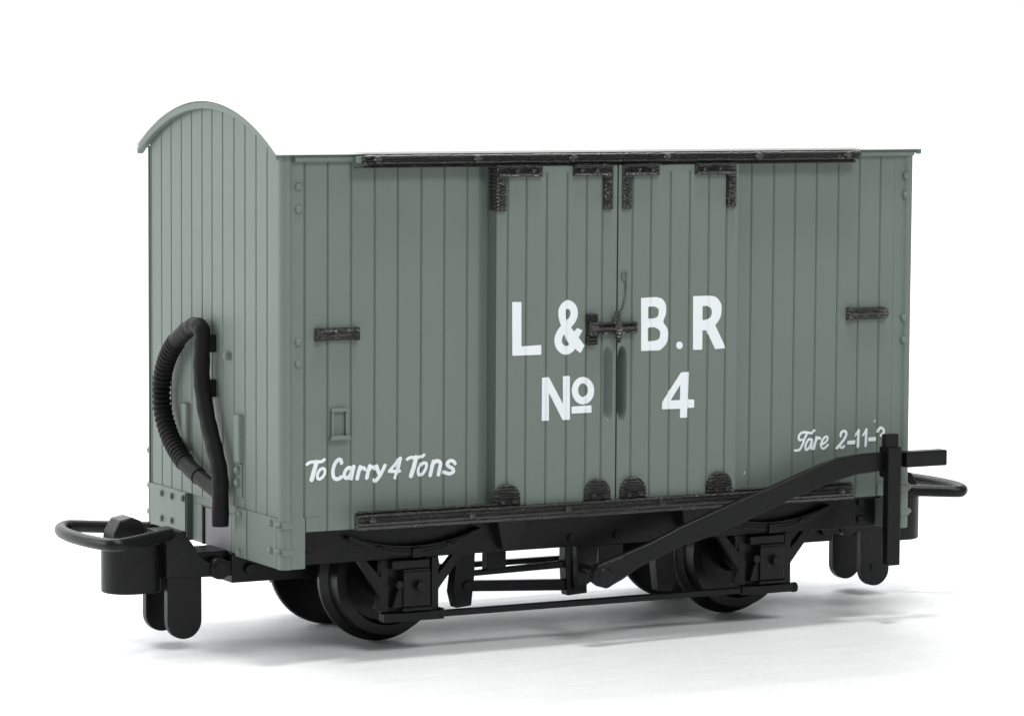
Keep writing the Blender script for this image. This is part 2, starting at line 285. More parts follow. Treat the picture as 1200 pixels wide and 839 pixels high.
TXT_CARRY = [('s',[(1.86,13.56),(1.92,13.6),(1.97,13.63),(2.04,13.67),(2.11,13.69),(2.21,13.7),(2.32,13.7),(2.44,13.7),(2.55,13.7),(2.65,13.7),(2.75,13.69),(2.85,13.69),(2.93,13.7),(2.99,13.72),(3.04,13.75),(3.08,13.78),(3.13,13.81)],0.108),('s',[(2.56,13.68),(2.52,13.54),(2.47,13.39),(2.43,13.25),(2.38,13.11),(2.34,12.96),(2.29,12.81),(2.25,12.66),(2.2,12.52)],0.159),('s',[(3.06,13.22),(3.01,13.23),(2.95,13.22),(2.88,13.2),(2.82,13.16),(2.76,13.1),(2.71,13.02),(2.66,12.93),(2.63,12.84),(2.61,12.76),(2.62,12.68),(2.63,12.61),(2.66,12.56),(2.7,12.54),(2.76,12.53),(2.82,12.54),(2.88,12.56),(2.94,12.61),(3.02,12.67),(3.08,12.75),(3.13,12.82),(3.16,12.89),(3.17,12.98),(3.18,13.05),(3.17,13.12),(3.16,13.16),(3.14,13.19),(3.1,13.21),(3.06,13.22)],0.102),('s',[(4.39,13.53),(4.38,13.58),(4.37,13.64),(4.36,13.69),(4.34,13.73),(4.3,13.76),(4.25,13.78),(4.2,13.78),(4.14,13.76),(4.08,13.72),(4.01,13.65),(3.95,13.57),(3.9,13.48),(3.85,13.39),(3.82,13.29),(3.79,13.19),(3.77,13.09),(3.76,12.98),(3.76,12.87),(3.77,12.77),(3.79,12.68),(3.82,12.62),(3.85,12.56),(3.9,12.52),(3.94,12.49),(3.99,12.47),(4.05,12.46),(4.11,12.46),(4.16,12.47),(4.22,12.49),(4.27,12.52),(4.33,12.55),(4.38,12.58)],0.131),('s',[(5.19,13.14),(5.12,13.15),(5.05,13.17),(4.98,13.19),(4.91,13.18),(4.85,13.15),(4.78,13.1),(4.72,13.04),(4.67,12.97),(4.64,12.9),(4.61,12.82),(4.6,12.74),(4.6,12.67),(4.62,12.61),(4.66,12.55),(4.7,12.51),(4.75,12.49),(4.8,12.49),(4.86,12.51),(4.91,12.55),(4.97,12.59),(5.02,12.65),(5.06,12.72),(5.11,12.79),(5.16,12.87)],0.125),('s',[(5.3,13.24),(5.27,13.15),(5.25,13.06),(5.22,12.96),(5.2,12.86),(5.18,12.76),(5.16,12.65),(5.13,12.54),(5.11,12.44)],0.136),('s',[(5.78,13.19),(5.74,13.1),(5.71,13.01),(5.68,12.92),(5.65,12.82),(5.63,12.72),(5.6,12.62),(5.58,12.52),(5.56,12.42)],0.136),('s',[(5.67,12.84),(5.7,12.9),(5.74,12.97),(5.78,13.03),(5.82,13.08),(5.87,13.1),(5.93,13.12),(5.99,13.13),(6.04,13.12),(6.07,13.11),(6.09,13.07),(6.11,13.03),(6.13,13.0)],0.114),('s',[(6.49,13.22),(6.45,13.13),(6.42,13.03),(6.39,12.93),(6.36,12.84),(6.34,12.74),(6.31,12.63),(6.29,12.53),(6.27,12.43)],0.136),('s',[(6.38,12.86),(6.42,12.92),(6.46,12.98),(6.51,13.04),(6.55,13.09),(6.6,13.12),(6.66,13.14),(6.71,13.14),(6.75,13.14),(6.78,13.12),(6.81,13.09),(6.83,13.05),(6.85,13.01)],0.114),('s',[(7.0,13.18),(7.02,13.11),(7.04,13.03),(7.06,12.96),(7.09,12.89),(7.12,12.82),(7.15,12.75),(7.19,12.68),(7.22,12.61)],0.136),('s',[(7.62,13.2),(7.57,13.1),(7.52,13.0),(7.47,12.9),(7.41,12.8),(7.35,12.71),(7.3,12.61),(7.24,12.52),(7.18,12.44),(7.11,12.36),(7.04,12.29),(6.97,12.23),(6.91,12.19),(6.87,12.19),(6.85,12.2),(6.82,12.23),(6.8,12.25)],0.125),('s',[(8.77,13.63),(8.73,13.47),(8.69,13.31),(8.65,13.16),(8.61,13.0),(8.55,12.83),(8.5,12.67),(8.44,12.5),(8.38,12.34)],0.125),('s',[(8.72,13.62),(8.62,13.51),(8.53,13.4),(8.43,13.3),(8.34,13.19),(8.24,13.09),(8.14,12.99),(8.04,12.89),(7.94,12.79)],0.102),('s',[(7.94,12.79),(8.04,12.78),(8.15,12.78),(8.26,12.77),(8.36,12.77),(8.46,12.76),(8.54,12.77),(8.63,12.77),(8.72,12.77)],0.108),('s',[(9.28,13.53),(9.34,13.56),(9.39,13.59),(9.46,13.62),(9.54,13.64),(9.64,13.65),(9.75,13.64),(9.87,13.64),(9.99,13.64),(10.09,13.64),(10.2,13.64),(10.3,13.65),(10.38,13.66),(10.44,13.68),(10.48,13.71),(10.51,13.74),(10.55,13.77)],0.108),('s',[(9.95,13.64),(9.91,13.49),(9.88,13.34),(9.84,13.19),(9.8,13.04),(9.75,12.88),(9.69,12.72),(9.63,12.55),(9.57,12.39)],0.159),('s',[(10.66,13.22),(10.61,13.22),(10.53,13.22),(10.46,13.2),(10.38,13.16),(10.31,13.1),(10.24,13.01),(10.18,12.91),(10.14,12.82),(10.12,12.72),(10.12,12.62),(10.13,12.53),(10.16,12.46),(10.21,12.43),(10.27,12.42),(10.34,12.43),(10.41,12.46),(10.48,12.52),(10.55,12.6),(10.61,12.69),(10.67,12.77),(10.7,12.86),(10.73,12.94),(10.74,13.03),(10.74,13.09),(10.74,13.14),(10.73,13.18),(10.7,13.21),(10.66,13.22)],0.108),('s',[(11.26,13.29),(11.23,13.17),(11.2,13.05),(11.17,12.94),(11.14,12.82),(11.11,12.71),(11.08,12.59),(11.06,12.48),(11.03,12.37)],0.136),('s',[(11.15,12.97),(11.2,13.05),(11.24,13.12),(11.29,13.19),(11.34,13.25),(11.41,13.28),(11.48,13.3),(11.56,13.31),(11.63,13.3),(11.68,13.28),(11.74,13.25),(11.78,13.2),(11.81,13.14),(11.81,13.07),(11.79,12.98),(11.77,12.89),(11.74,12.79),(11.72,12.69),(11.7,12.59),(11.68,12.48),(11.65,12.38)],0.136),('s',[(12.92,13.07),(12.88,13.12),(12.84,13.18),(12.79,13.23),(12.74,13.26),(12.67,13.28),(12.59,13.28),(12.51,13.27),(12.44,13.24),(12.39,13.2),(12.35,13.15),(12.32,13.09),(12.31,13.04),(12.33,12.99),(12.38,12.95),(12.43,12.91),(12.49,12.87),(12.55,12.84),(12.63,12.8),(12.69,12.77),(12.74,12.73),(12.78,12.68),(12.8,12.63),(12.8,12.57),(12.79,12.52),(12.75,12.48),(12.68,12.44),(12.6,12.41),(12.52,12.39),(12.42,12.41),(12.3,12.44),(12.18,12.48),(12.06,12.52)],0.125)]
TXT_TARE = [('s',[(41.85,14.02),(41.8,13.97),(41.75,13.92),(41.7,13.88),(41.63,13.85),(41.56,13.85),(41.48,13.86),(41.4,13.88),(41.31,13.9),(41.23,13.91),(41.14,13.93),(41.05,13.94),(40.97,13.94),(40.89,13.93),(40.81,13.91),(40.73,13.89),(40.67,13.85),(40.61,13.8),(40.57,13.74),(40.54,13.68),(40.52,13.62),(40.52,13.55),(40.53,13.49),(40.56,13.43),(40.59,13.39),(40.63,13.38),(40.69,13.39),(40.75,13.41),(40.8,13.42)],0.087),('s',[(41.23,13.88),(41.18,13.77),(41.12,13.66),(41.07,13.56),(41.02,13.45),(40.97,13.34),(40.93,13.23),(40.89,13.12),(40.84,13.02),(40.78,12.92),(40.72,12.83),(40.66,12.74),(40.58,12.68),(40.5,12.66),(40.41,12.65),(40.31,12.66),(40.21,12.66)],0.091),('s',[(41.64,13.36),(41.58,13.38),(41.52,13.4),(41.47,13.42),(41.41,13.41),(41.35,13.37),(41.28,13.3),(41.23,13.22),(41.18,13.15),(41.14,13.07),(41.12,12.98),(41.1,12.89),(41.1,12.82),(41.11,12.76),(41.13,12.71),(41.16,12.67),(41.2,12.66),(41.25,12.67),(41.31,12.7),(41.37,12.75),(41.43,12.81),(41.48,12.88),(41.53,12.98),(41.57,13.08),(41.61,13.16),(41.64,13.23),(41.66,13.28),(41.68,13.33),(41.69,13.38)],0.087),('s',[(41.69,13.38),(41.66,13.27),(41.62,13.15),(41.59,13.04),(41.58,12.95),(41.58,12.87),(41.6,12.8),(41.62,12.75),(41.65,12.72),(41.68,12.72),(41.72,12.74),(41.77,12.76),(41.81,12.79)],0.087),('s',[(42.04,13.53),(42.01,13.42),(41.98,13.32),(41.95,13.22),(41.92,13.11),(41.9,13.01),(41.87,12.91),(41.85,12.8),(41.83,12.7)],0.095),('s',[(41.89,13.08),(41.92,13.15),(41.96,13.22),(42.0,13.29),(42.04,13.35),(42.09,13.4),(42.14,13.45),(42.2,13.48),(42.25,13.5),(42.28,13.5),(42.31,13.47),(42.33,13.44),(42.36,13.41)],0.082),('s',[(42.39,13.0),(42.47,13.01),(42.56,13.02),(42.64,13.04),(42.71,13.07),(42.78,13.12),(42.86,13.18),(42.92,13.25),(42.96,13.31),(42.98,13.36),(42.98,13.42),(42.97,13.47),(42.96,13.51),(42.93,13.53),(42.88,13.54),(42.83,13.54),(42.78,13.52),(42.72,13.48),(42.66,13.43),(42.6,13.36),(42.54,13.28),(42.5,13.2),(42.46,13.1),(42.44,13.0),(42.43,12.92),(42.44,12.85),(42.47,12.78),(42.51,12.73),(42.55,12.69),(42.6,12.68),(42.65,12.68),(42.7,12.7),(42.76,12.73),(42.82,12.77),(42.89,12.82),(42.95,12.88),(43.02,12.94)],0.082),('s',[(44.1,13.51),(44.1,13.57),(44.1,13.63),(44.11,13.69),(44.14,13.75),(44.18,13.79),(44.25,13.84),(44.32,13.87),(44.38,13.88),(44.43,13.87),(44.49,13.84),(44.54,13.8),(44.57,13.75),(44.58,13.69),(44.58,13.63),(44.56,13.55),(44.52,13.47),(44.47,13.38),(44.41,13.28),(44.32,13.18),(44.23,13.08),(44.13,12.97),(44.01,12.87),(43.88,12.76),(43.76,12.65)],0.095),('s',[(43.76,12.65),(43.83,12.68),(43.89,12.72),(43.96,12.75),(44.02,12.76),(44.08,12.74),(44.14,12.71),(44.19,12.67),(44.24,12.66),(44.29,12.67),(44.33,12.7),(44.37,12.74),(44.41,12.78)],0.087),('p',[(44.69,13.15),(45.39,13.17),(45.37,12.88),(44.66,12.87)]),('s',[(45.64,13.86),(45.63,13.72),(45.62,13.57),(45.62,13.42),(45.61,13.27),(45.61,13.13),(45.61,12.98),(45.61,12.83),(45.6,12.68)],0.104),('s',[(45.36,13.45),(45.4,13.5),(45.43,13.55),(45.47,13.6),(45.5,13.65),(45.53,13.7),(45.57,13.75),(45.6,13.8),(45.64,13.85)],0.069),('s',[(46.3,13.89),(46.3,13.74),(46.29,13.58),(46.28,13.43),(46.28,13.28),(46.27,13.13),(46.27,12.99),(46.26,12.85),(46.25,12.71)],0.104),('s',[(46.01,13.49),(46.05,13.54),(46.09,13.59),(46.13,13.64),(46.17,13.69),(46.2,13.74),(46.24,13.79),(46.27,13.83),(46.3,13.88)],0.069),('p',[(46.49,13.31),(47.14,13.32),(47.13,13.03),(46.47,13.03)]),('s',[(47.32,13.7),(47.34,13.75),(47.35,13.8),(47.37,13.85),(47.4,13.9),(47.44,13.93),(47.49,13.95),(47.54,13.97),(47.6,13.97),(47.65,13.95),(47.7,13.92),(47.75,13.87),(47.78,13.83),(47.81,13.77),(47.82,13.7),(47.82,13.64),(47.81,13.58),(47.76,13.53),(47.7,13.5),(47.63,13.46),(47.56,13.42)],0.095),('s',[(47.56,13.42),(47.64,13.4),(47.71,13.38),(47.79,13.36),(47.85,13.32),(47.89,13.26),(47.92,13.2),(47.95,13.12),(47.98,13.05)],0.095)]

# ================================================================== the van
van = bpy.data.objects.new('goods_wagon', None); COL.objects.link(van); van.empty_display_size = .5
van['label'] = 'grey planked model railway van with black ironwork and white lettering, standing on white surface'
van['category'] = 'model wagon'
C = W/2
RAD = 23.8; RISE = 3.25
def arch(y): return ZT+RISE-RAD+math.sqrt(RAD*RAD-(y-C)**2)

SIDE_G = [1.69, 3.37, 5.09, 6.84, 8.55, 10.31, 12.05, 13.79, 16.4, 17.3, 18.9, 20.6, 22.3, 24, 25.7, 27.4, 29.1, 30.8, 32.5, 34.35, 36.35,
          38.21, 40.0, 41.81, 43.65, 45.45, 47.25, 48.6]
END_G = [.5, 2.3, 4.12, 5.95, 7.79, 9.73, 11.57, 13.31, 15.15, 16.98, 18.84, 20.63, 22.48]

def dip(x):                                         # planks sloped inward beside the door, a shape added to deepen shade there
    t = min(1, max(0, (x-14.55)/.8))
    return .3*t*t*(3-2*t) if x < 16 else 0.0
# ---- body: two planked sides, two planked ends, floor
b = MB()
br = sorted(set(breaks(SIDE_G, 0.3, L-.3)+[14.55, 14.65, 14.75, 14.85, 14.95, 15.05, 15.15, 15.25, 15.35, 15.99, 16.0]))
for x0, x1 in zip(br, br[1:]):
    for ys, sg in ((0, 1), (W, -1)):
        a0, a1 = ys+sg*(groove(x0, SIDE_G)+dip(x0)), ys+sg*(groove(x1, SIDE_G)+dip(x1))
        bk = ys+sg*.9
        b.prism([(x0, a0), (x1, a1), (x1, bk), (x0, bk)], 'z', 9.02, ZT-.02)
br = breaks(END_G, .5, W-.5)
for y0, y1 in zip(br, br[1:]):
    for xs, sg in ((0, 1), (L, -1)):
        p = [(xs+sg*groove(y0, END_G), y0), (xs+sg*groove(y1, END_G), y1), (xs+sg*.95, y1), (xs+sg*.95, y0)]
        vs = [(q[0], q[1], 9.98) for q in p]+[(q[0], q[1], arch(q[1])-.2) for q in p]
        b.put(vs, [(3, 2, 1, 0), (4, 5, 6, 7)]+[(i, (i+1) % 4, 4+(i+1) % 4, 4+i) for i in range(4)])
b.box(.97, L-.97, .92, W-.92, 9.3, 9.9)
body = b.build('body', M['grey'], van, smooth=25)
bm = bmesh.new(); bm.from_mesh(body.data); bmesh.ops.remove_doubles(bm, verts=bm.verts, dist=1e-5)
seen = {}
for f in list(bm.faces): seen.setdefault(tuple(sorted(v.index for v in f.verts)), []).append(f)
bmesh.ops.delete(bm, geom=[f for fs in seen.values() if len(fs) > 1 for f in fs], context='FACES_ONLY')
bmesh.ops.recalc_face_normals(bm, faces=bm.faces); bm.to_mesh(body.data); bm.free()
body.data.set_sharp_from_angle(angle=math.radians(25))

# ---- corner posts with bolt heads
def corner_post(mx):
    fx = (lambda x: L-x) if mx else (lambda x: x)
    poly = [(.8, .44), (-.1, .44)]+arc(.42, .34, .52, 180, 270, 6)+[(.56, -.18), (.76, .03), (1.0, -.03), (1.56, -.04), (1.62, .1), (1.62, .44)]
    m = MB(); m.prism([(fx(x), y) for x, y in poly], 'z', 9.0, ZT-.1)
    poly2 = [(.8, .5), (-.12, .5)]+arc(.42, .34, .54, 180, 270, 6)+[(.6, -.2), (.74, -.08), (1.72, -.08), (1.72, .5)]
    m.prism([(fx(x), y) for x, y in poly2], 'z', 6.57, 9.98)
    o = m.build('corner_post', M['grey'], body, bevel=.05)
    for z in ((32.0, 30.5, 21.7, 20.25) if not mx else (32.2, 30.8, 21.9, 20.3)):
        MB().rivet((fx(1.22 if not mx else .62), -.06 if not mx else -.14, z), 'y', .27, .14).build('rivet', M['grey'], body, smooth=60)
    for z in (9.55, 7.75):
        MB().box(*sorted((fx(.0), fx(.75))), -.28, -.15, z-.25, z+.15).build('bolt', M['grey'], body, bevel=.05)
        r = MB(); r.rivet((fx(-.13), .2, z), 'x', .2, .3, 1 if mx else -1); r.build('bolt', M['grey'], body, smooth=60)
    return o
p1 = corner_post(False); p2 = corner_post(True)
twin(p1, body, half_turn=True); twin(p2, body, half_turn=True)
for z in (12.2, 9.68, 7.78):                                             # bolts seen edge-on at the far corner
    MB().rivet((.3, W+.15, z), 'y', .3, .5, 1).build('bolt', M['grey'], body, smooth=60)

# ---- headstock under each end: recessed centre, two plates with straps
h = MB()
h.box(.32, 1.6, 7.3, 15.9, 9.3, 9.975)
h.box(.32, 1.6, 7.3, 9.0, 6.6, 9.298); h.box(.32, 1.6, 14.2, 15.9, 6.6, 9.298)
h.box(-.12, 1.6, .52, 7.298, 6.6, 9.975); h.box(-.12, 1.6, 15.902, W-.52, 6.6, 9.975)
h.box(-.2, -.11, 5.35, 7.2, 6.62, 9.95); h.box(-.2, -.11, 15.98, 17.7, 6.62, 9.95)
head = h.build('headstock', M['grey'], body, bevel=.04)
bolt_yz = [(1.4, 9.6), (1.4, 7.75), (20.4, 9.45), (20.4, 7.65), (18.55, 9.45), (18.55, 7.7), (6.3, 9.6), (6.45, 7.0), (16.3, 9.55), (16.3, 7.0)]
for y, z in bolt_yz:
    xo = -.12 if not (5.3 < y < 7.3 or 15.9 < y < 17.8) else -.2
    MB().rivet((xo, y, z), 'x', .25, .22).build('bolt', M['grey'], body, smooth=60)
twin(head, body, half_turn=True)
s_ = MB(); s_.box(.5, .95, 9.15, 14.05, 6.55, 9.2)
sock = s_.build('coupling_socket', M['socket'], body)
fr = MB(); fr.box(.36, .62, 9.0, 9.14, 6.55, 9.29); fr.box(.36, .62, 14.06, 14.2, 6.55, 9.29); fr.box(.36, .62, 9.142, 14.058, 9.2, 9.29)
fr.build('socket_frame', M['black'], body)
twin(sock, body, half_turn=True)

# ---- roof with a grey hoop at each end
def band(lo, hi, x0, x1, ya, yb, n=48, lip=0):
    m = MB(); ys = [ya+(yb-ya)*i/n for i in range(n+1)]; vs = []
    for y in ys:
        vs += [(x0, y, arch(y)+lo), (x1, y, arch(y)+lo), (x1, y, arch(y)+hi), (x0, y, arch(y)+hi)]
    fs = [(0, 1, 2, 3), (4*n+3, 4*n+2, 4*n+1, 4*n)]
    for i in range(n):
        for k in range(4): fs.append((4*i+k, 4*i+(k+1) % 4, 4*i+4+(k+1) % 4, 4*i+4+k))
    return m.put(vs, fs)
roof = band(.0, .22, -.66, L+.66, -.62, W+.62).build('roof', M['roof'], van, bevel=.06)
band(-.52, -.01, -.55, -.001, -.35, W+.75).build('roof_hoop', M['grey'], roof, bevel=.12, seg=3)
band(-.5, -.01, L+.001, L+.52, -.4, W+.75).build('roof_hoop', M['grey'], roof, bevel=.14, seg=3)
# moulded cornice along the eaves
def cornice(y, sg):
    prof = [(y+sg*.35, ZT-.12), (y-sg*.30, ZT-.12), (y-sg*.36, 33.95), (y-sg*.40, 33.80), (y-sg*.34, 33.68), (y-sg*.12, 33.58), (y+sg*.2, 33.55)]
    return MB().prism(prof, 'x', .85, L-.1).build('cornice', M['grey'], roof, bevel=.03)
cornice(0, 1); cornice(W, -1)

# ---- small fittings on the planked side
def grain_box(name, x0, x1, y0, z0, z1, parent, round_end=False):
    m = MB(); zm = (z0+z1)/2
    m.box(x0, x1, y0-.22, y0+.2, z0, z1)
    n = 22; xs = [x0+.02+(x1-x0-.04)*i/n for i in range(n+1)]
    for zz, r in ((z1-.2, .2), (zm-.05, .24), (z0+.2, .17)):          # three lumpy ridges
        m.tube([(x, y0-.24+random.uniform(-.04, .04), zz+random.uniform(-.03, .03)) for x in xs], [r*random.uniform(.82, 1.12) for _ in xs], 8)
    m.box(x0-.02, x0+.42, y0-.44, y0, z0-.03, z1+.03)
    if not round_end: m.box(x1-.3, x1+.02, y0-.42, y0, z0-.02, z1+.02)
    if round_end: m.cyl((x1-.05, y0-.42, zm), (x1-.05, y0, zm), .42, 16)
    return m.build(name, M['iron'], parent, bevel=.04, smooth=50)
grain_box('door_catch', 2.42, 5.55, 0, 21.75, 22.6, body)
grain_box('door_catch', 44.42, 47.5, 0, 21.9, 22.76, body, True)
cl = MB(); x0, x1, z0, z1 = 3.55, 4.82, 15.1, 17.22
cl.box(x0, x0+.2, -.28, .1, z0+.3, z1-.252); cl.box(x1-.22, x1, -.28, .1, z0+.3, z1-.252)
cl.box(x0, x1, -.28, .1, z1-.25, z1); cl.box(x0-.1, x1+.08, -.42, .1, z0, z0+.298)
cl.build('label_holder', M['grey'], body, bevel=.05)
for xx in (1.76, 47.3):
    MB().box(xx, xx+.95, -.1, .1, 9.03, 9.95).build('mounting_plate', M['grey'], body, bevel=.04)
lettering('load_lettering', TXT_CARRY, SIDE_G, 0.0, .05, body)
lettering('tare_lettering', TXT_TARE, SIDE_G, 0.0, .05, body)
# end wall fittings
for y, z0, z1 in ((15.95, 12.95, 16.3), (6.75, 13.05, 16.35)):
    g = MB()
    g.prism([(.1, y-.62), (-.32, y-.45), (-.42, y), (-.32, y+.45), (.1, y+.62)], 'z', z0, z1)
    g.build('grab_iron', M['grey'], body, bevel=.12, seg=3)
MB().box(-.12, .1, 6.3, 7.3, 10.7, 13.0).build('hose_plate', M['grey'], body, bevel=.04)
for y, z in ((6.8, 12.55), (6.8, 11.7)): MB().rivet((-.12, y, z), 'x', .3, .3).build('bolt', M['grey'], body, smooth=60)
MB().rivet((0, 8.6, 20.2), 'x', .32, .45).build('bolt', M['grey'], body, smooth=60)

# ---- doors
DZ0, DZ1, DY = 10.1, 33.35, -1.0
def make_door(xa, xb, gs, slot):
    xs = breaks(gs, xa, xb)
    sx, sd, hw = slot
    xs = sorted(set(xs+[round(sx-.44+.88*i/14, 4) for i in range(15) if xa+.03 < sx-.44+.88*i/14 < xb-.03]))
    zs = [DZ0]+[15.27+.14*i for i in range(41)]+[32.72, 32.74, 33.15, DZ1]
    m = MB(); nz = len(zs)
    def yy(x, z):
        g = groove(x, gs) if z < 32.73 else 0
        if z > 33.16: g += .16
        zc = min(max(z, 16.3), 19.95); q = ((x-sx)/hw)**2+((z-zc)/.7)**2; t = (x-sx+hw)/hw/2
        if q < 1: g = max(g, sd*(1-q)**.5*(1.25-t)*min(1, t/.15+.1))
        return DY+g
    F = {}
    for i, x in enumerate(xs):
        for j, z in enumerate(zs): F[i, j] = len(m.v); m.v.append((x, yy(x, z), z))
    B = {}
    n = len(xs)
    for i in (0, n-1):
        for j in (0, nz-1): B[i, j] = len(m.v); m.v.append((xs[i], .6, zs[j]))
    for i in range(n-1):
        for j in range(nz-1): m.f.append((F[i, j], F[i+1, j], F[i+1, j+1], F[i, j+1]))
    for i in (0, n-1): m.f.append(tuple([F[i, j] for j in range(nz)]+[B[i, nz-1], B[i, 0]]))
    for j in (0, nz-1): m.f.append(tuple([F[i, j] for i in range(n)]+[B[n-1, j], B[0, j]]))
    m.f.append((B[0, 0], B[n-1, 0], B[n-1, nz-1], B[0, nz-1]))
    return m.build('door', M['grey'], van, smooth=28)
GL = [16.36, 17.8, 19.37, 20.96, 22.49, 23.72]; GR = [26.1, 27.58, 29.15, 30.7, 32.25, 33.69]
door_a = make_door(15.5, 24.86, GL, (24.24, .7, .37)); door_b = make_door(24.98, 34.62, GR, (25.36, 1.7, .33))
def corner_bracket(door, xc, xe, vw=.66):
    s = 1 if xe > xc else -1
    m = MB(); X = lambda a, c: sorted((a, c))
    m.box(*X(xc, xc+s*vw), -1.26, -.9, 30.2, 32.5)
    m.box(*X(xc, xe), -1.24, -.9, 32.502, 33.3)
    n = int(abs(xe-xc)/.16); xs = [xc+(xe-xc)*(i+.3)/(n+.6) for i in range(n+1)]
    for z, r in ((33.2, .17), (32.62, .15)):
        m.tube([(x, -1.25, z+random.uniform(-.02, .02)) for x in xs], [r*random.uniform(.75, 1.1) for _ in xs], 8)
    for z in (32.05, 31.3, 30.5): m.rivet((xc+s*vw/2, -1.26, z), 'y', .2, .15)
    for t in (.42, .8): m.rivet((xc+(xe-xc)*t, -1.24, 32.92), 'y', .2, .14)
    o = m.build('corner_bracket', M['iron'], door, bevel=.04, smooth=50)
    return o
def bracket_return(door, x):
    m = MB(); m.box(x-.1, x-.003, -1.24, -.75, 30.2, 33.3); m.box(x-.1, x-.003, -.3, .02, 30.2, 33.3); m.box(x-.05, x-.003, -.748, -.302, 30.22, 33.28)
    m.build('bracket_return', M['iron'], door, bevel=.02)
corner_bracket(door_a, 15.47, 18.9); corner_bracket(door_a, 24.42, 21.35)
corner_bracket(door_b, 25.24, 28.1); corner_bracket(door_b, 34.34, 31.05)
bracket_return(door_a, 15.49)
def roller(door, x, wide=.98):
    poly = [(x-wide, 10.02), (x+wide, 10.02)]+arc(x, 10.02+.62, wide, 0, 180, 18)
    m = MB(); m.prism(poly, 'y', -1.36, -.92)
    n = 6
    for i in range(n):                                               # printed layer ridges
        z = 10.25+i*.215; hw = wide*.97 if z < 10.64 else math.sqrt(max(.01, wide**2-(z-10.64)**2))*.93
        m.tube([(x-hw+.06+2*(hw-.06)*k/8, -1.36, z+random.uniform(-.012, .012)) for k in range(9)], [.045*random.uniform(.6, 1.1) for _ in range(9)], 6)
    for s in (-.42, .5): m.rivet((x+s, -1.38, 10.45), 'y', .2, .2)
    return m.build('door_roller', M['iron'], door, bevel=.06, smooth=50)
roller(door_a, 16.28); roller(door_a, 23.36); roller(door_b, 26.2); roller(door_b, 33.2)
lettering('door_lettering', TXT_LEFT, GL, DY, .06, door_a)
lettering('door_lettering', TXT_RIGHT, GR, DY, .06, door_b)

# ---- door rails with bolt heads
def ridge(m, x0, x1, y, z, r, step=.2):
    n = int((x1-x0)/step)
    m.tube([(x0+(x1-x0)*i/n, y, z+random.uniform(-.015, .015)) for i in range(n+1)], [r*random.uniform(.6, 1.15) for i in range(n+1)], 6)
tr = MB()
tr.box(5.5, 44.8, -1.15, -.8, 33.46, 34.02); tr.box(5.0, 44.45, -.95, -.6, 33.2, 33.36); tr.box(6.3, 44.4, -.9, .02, 33.22, 33.5)
ridge(tr, 5.55, 44.7, -1.13, 33.96, .11, .13); ridge(tr, 5.55, 44.7, -1.13, 33.54, .08, .13)
MB().box(5.05, 44.7, -.79, -.3, 33.52, 34.0).build('rail_backing', M['grey'], roof, bevel=.04)
rail_t = tr.build('door_rail', M['iron'], van, bevel=.05, smooth=50)
for x in (6.45, 13.9, 21.3, 28.7, 36.15, 43.6):
    MB().rivet((x, -1.2, 33.74), 'y', .3, .2).build('bolt', M['iron'], rail_t, smooth=60)
lr = MB()
lr.box(4.82, 44.3, -1.55, -1.1, 9.12, 10.08); lr.box(6.2, 44.2, -1.12, .05, 9.2, 10.02)
lr.box(4.85, 15.3, -1.35, -1.05, 10.0, 10.28); lr.box(34.5, 44.3, -1.35, -1.05, 10.0, 10.28)
ridge(lr, 4.9, 44.2, -1.5, 10.06, .12, .12); ridge(lr, 4.9, 44.2, -1.55, 9.8, .06, .14); ridge(lr, 4.9, 44.2, -1.55, 9.55, .055, .14); ridge(lr, 4.9, 15.2, -1.3, 10.28, .12, .12); ridge(lr, 34.6, 44.2, -1.3, 10.28, .12, .12)
rail_b = lr.build('door_rail', M['iron'], van, bevel=.05, smooth=50)
for x in (5.95, 13.4, 20.85, 28.3, 35.8, 43.2):
    MB().rivet((x, -1.6, 9.72), 'y', .26, .2).build('bolt', M['iron'], rail_b, smooth=60)

# ---- latch across the doors, its pin and chain
la = MB()
la.box(22.46, 23.2, -1.38, -.95, 22.5, 23.05); la.box(22.46, 23.2, -1.38, -.95, 20.9, 21.5); la.box(22.5, 23.25, -1.5, -.95, 21.502, 22.498)
la.box(23.1, 26.4, -1.34, -.95, 21.62, 22.4)
for z, r in ((22.32, .13), (22.0, .17), (21.72, .11)):
    xs = [22.55+.17*i for i in range(23)]
    la.tube([(x, -1.4+random.uniform(-.03, .03), z) for x in xs], [r*random.uniform(.7, 1.15) for _ in xs], 8)
for k in range(5): la.box(22.44, 23.22, -1.44, -1.36, (22.58, 22.76, 22.94, 21.0, 21.25)[k], (22.66, 22.84, 23.02, 21.1, 21.35)[k])
latch = la.build('latch', M['iron'], van, bevel=.04, smooth=50)
pn = MB(); pn.tube([(24.78, -1.5, 21.05), (24.76, -1.52, 21.3), (24.74, -1.56, 22.0), (24.72, -1.54, 22.7), (24.7, -1.46, 23.2)], [.16, .2, .3, .2, .2], 12)
pn.build('latch_pin', M['iron'], latch, smooth=60)
ch = MB(); cp = smooth_path([(25.02, -1.05, 22.95), (25.32, -1.04, 23.4), (25.5, -1.04, 24.0), (25.6, -1.04, 24.7), (25.56, -1.04, 25.25)], 6)
ch.tube(cp, [.11 if i % 2 else .025 for i in range(len(cp))], 8)
ring = [(25.46+.19*math.cos(a/14*2*math.pi), -1.04, 25.58+.3*math.sin(a/14*2*math.pi)) for a in range(14)]
ch.tube(ring, .07, 8, True)
ch.build('latch_chain', M['chain'], latch, smooth=60)

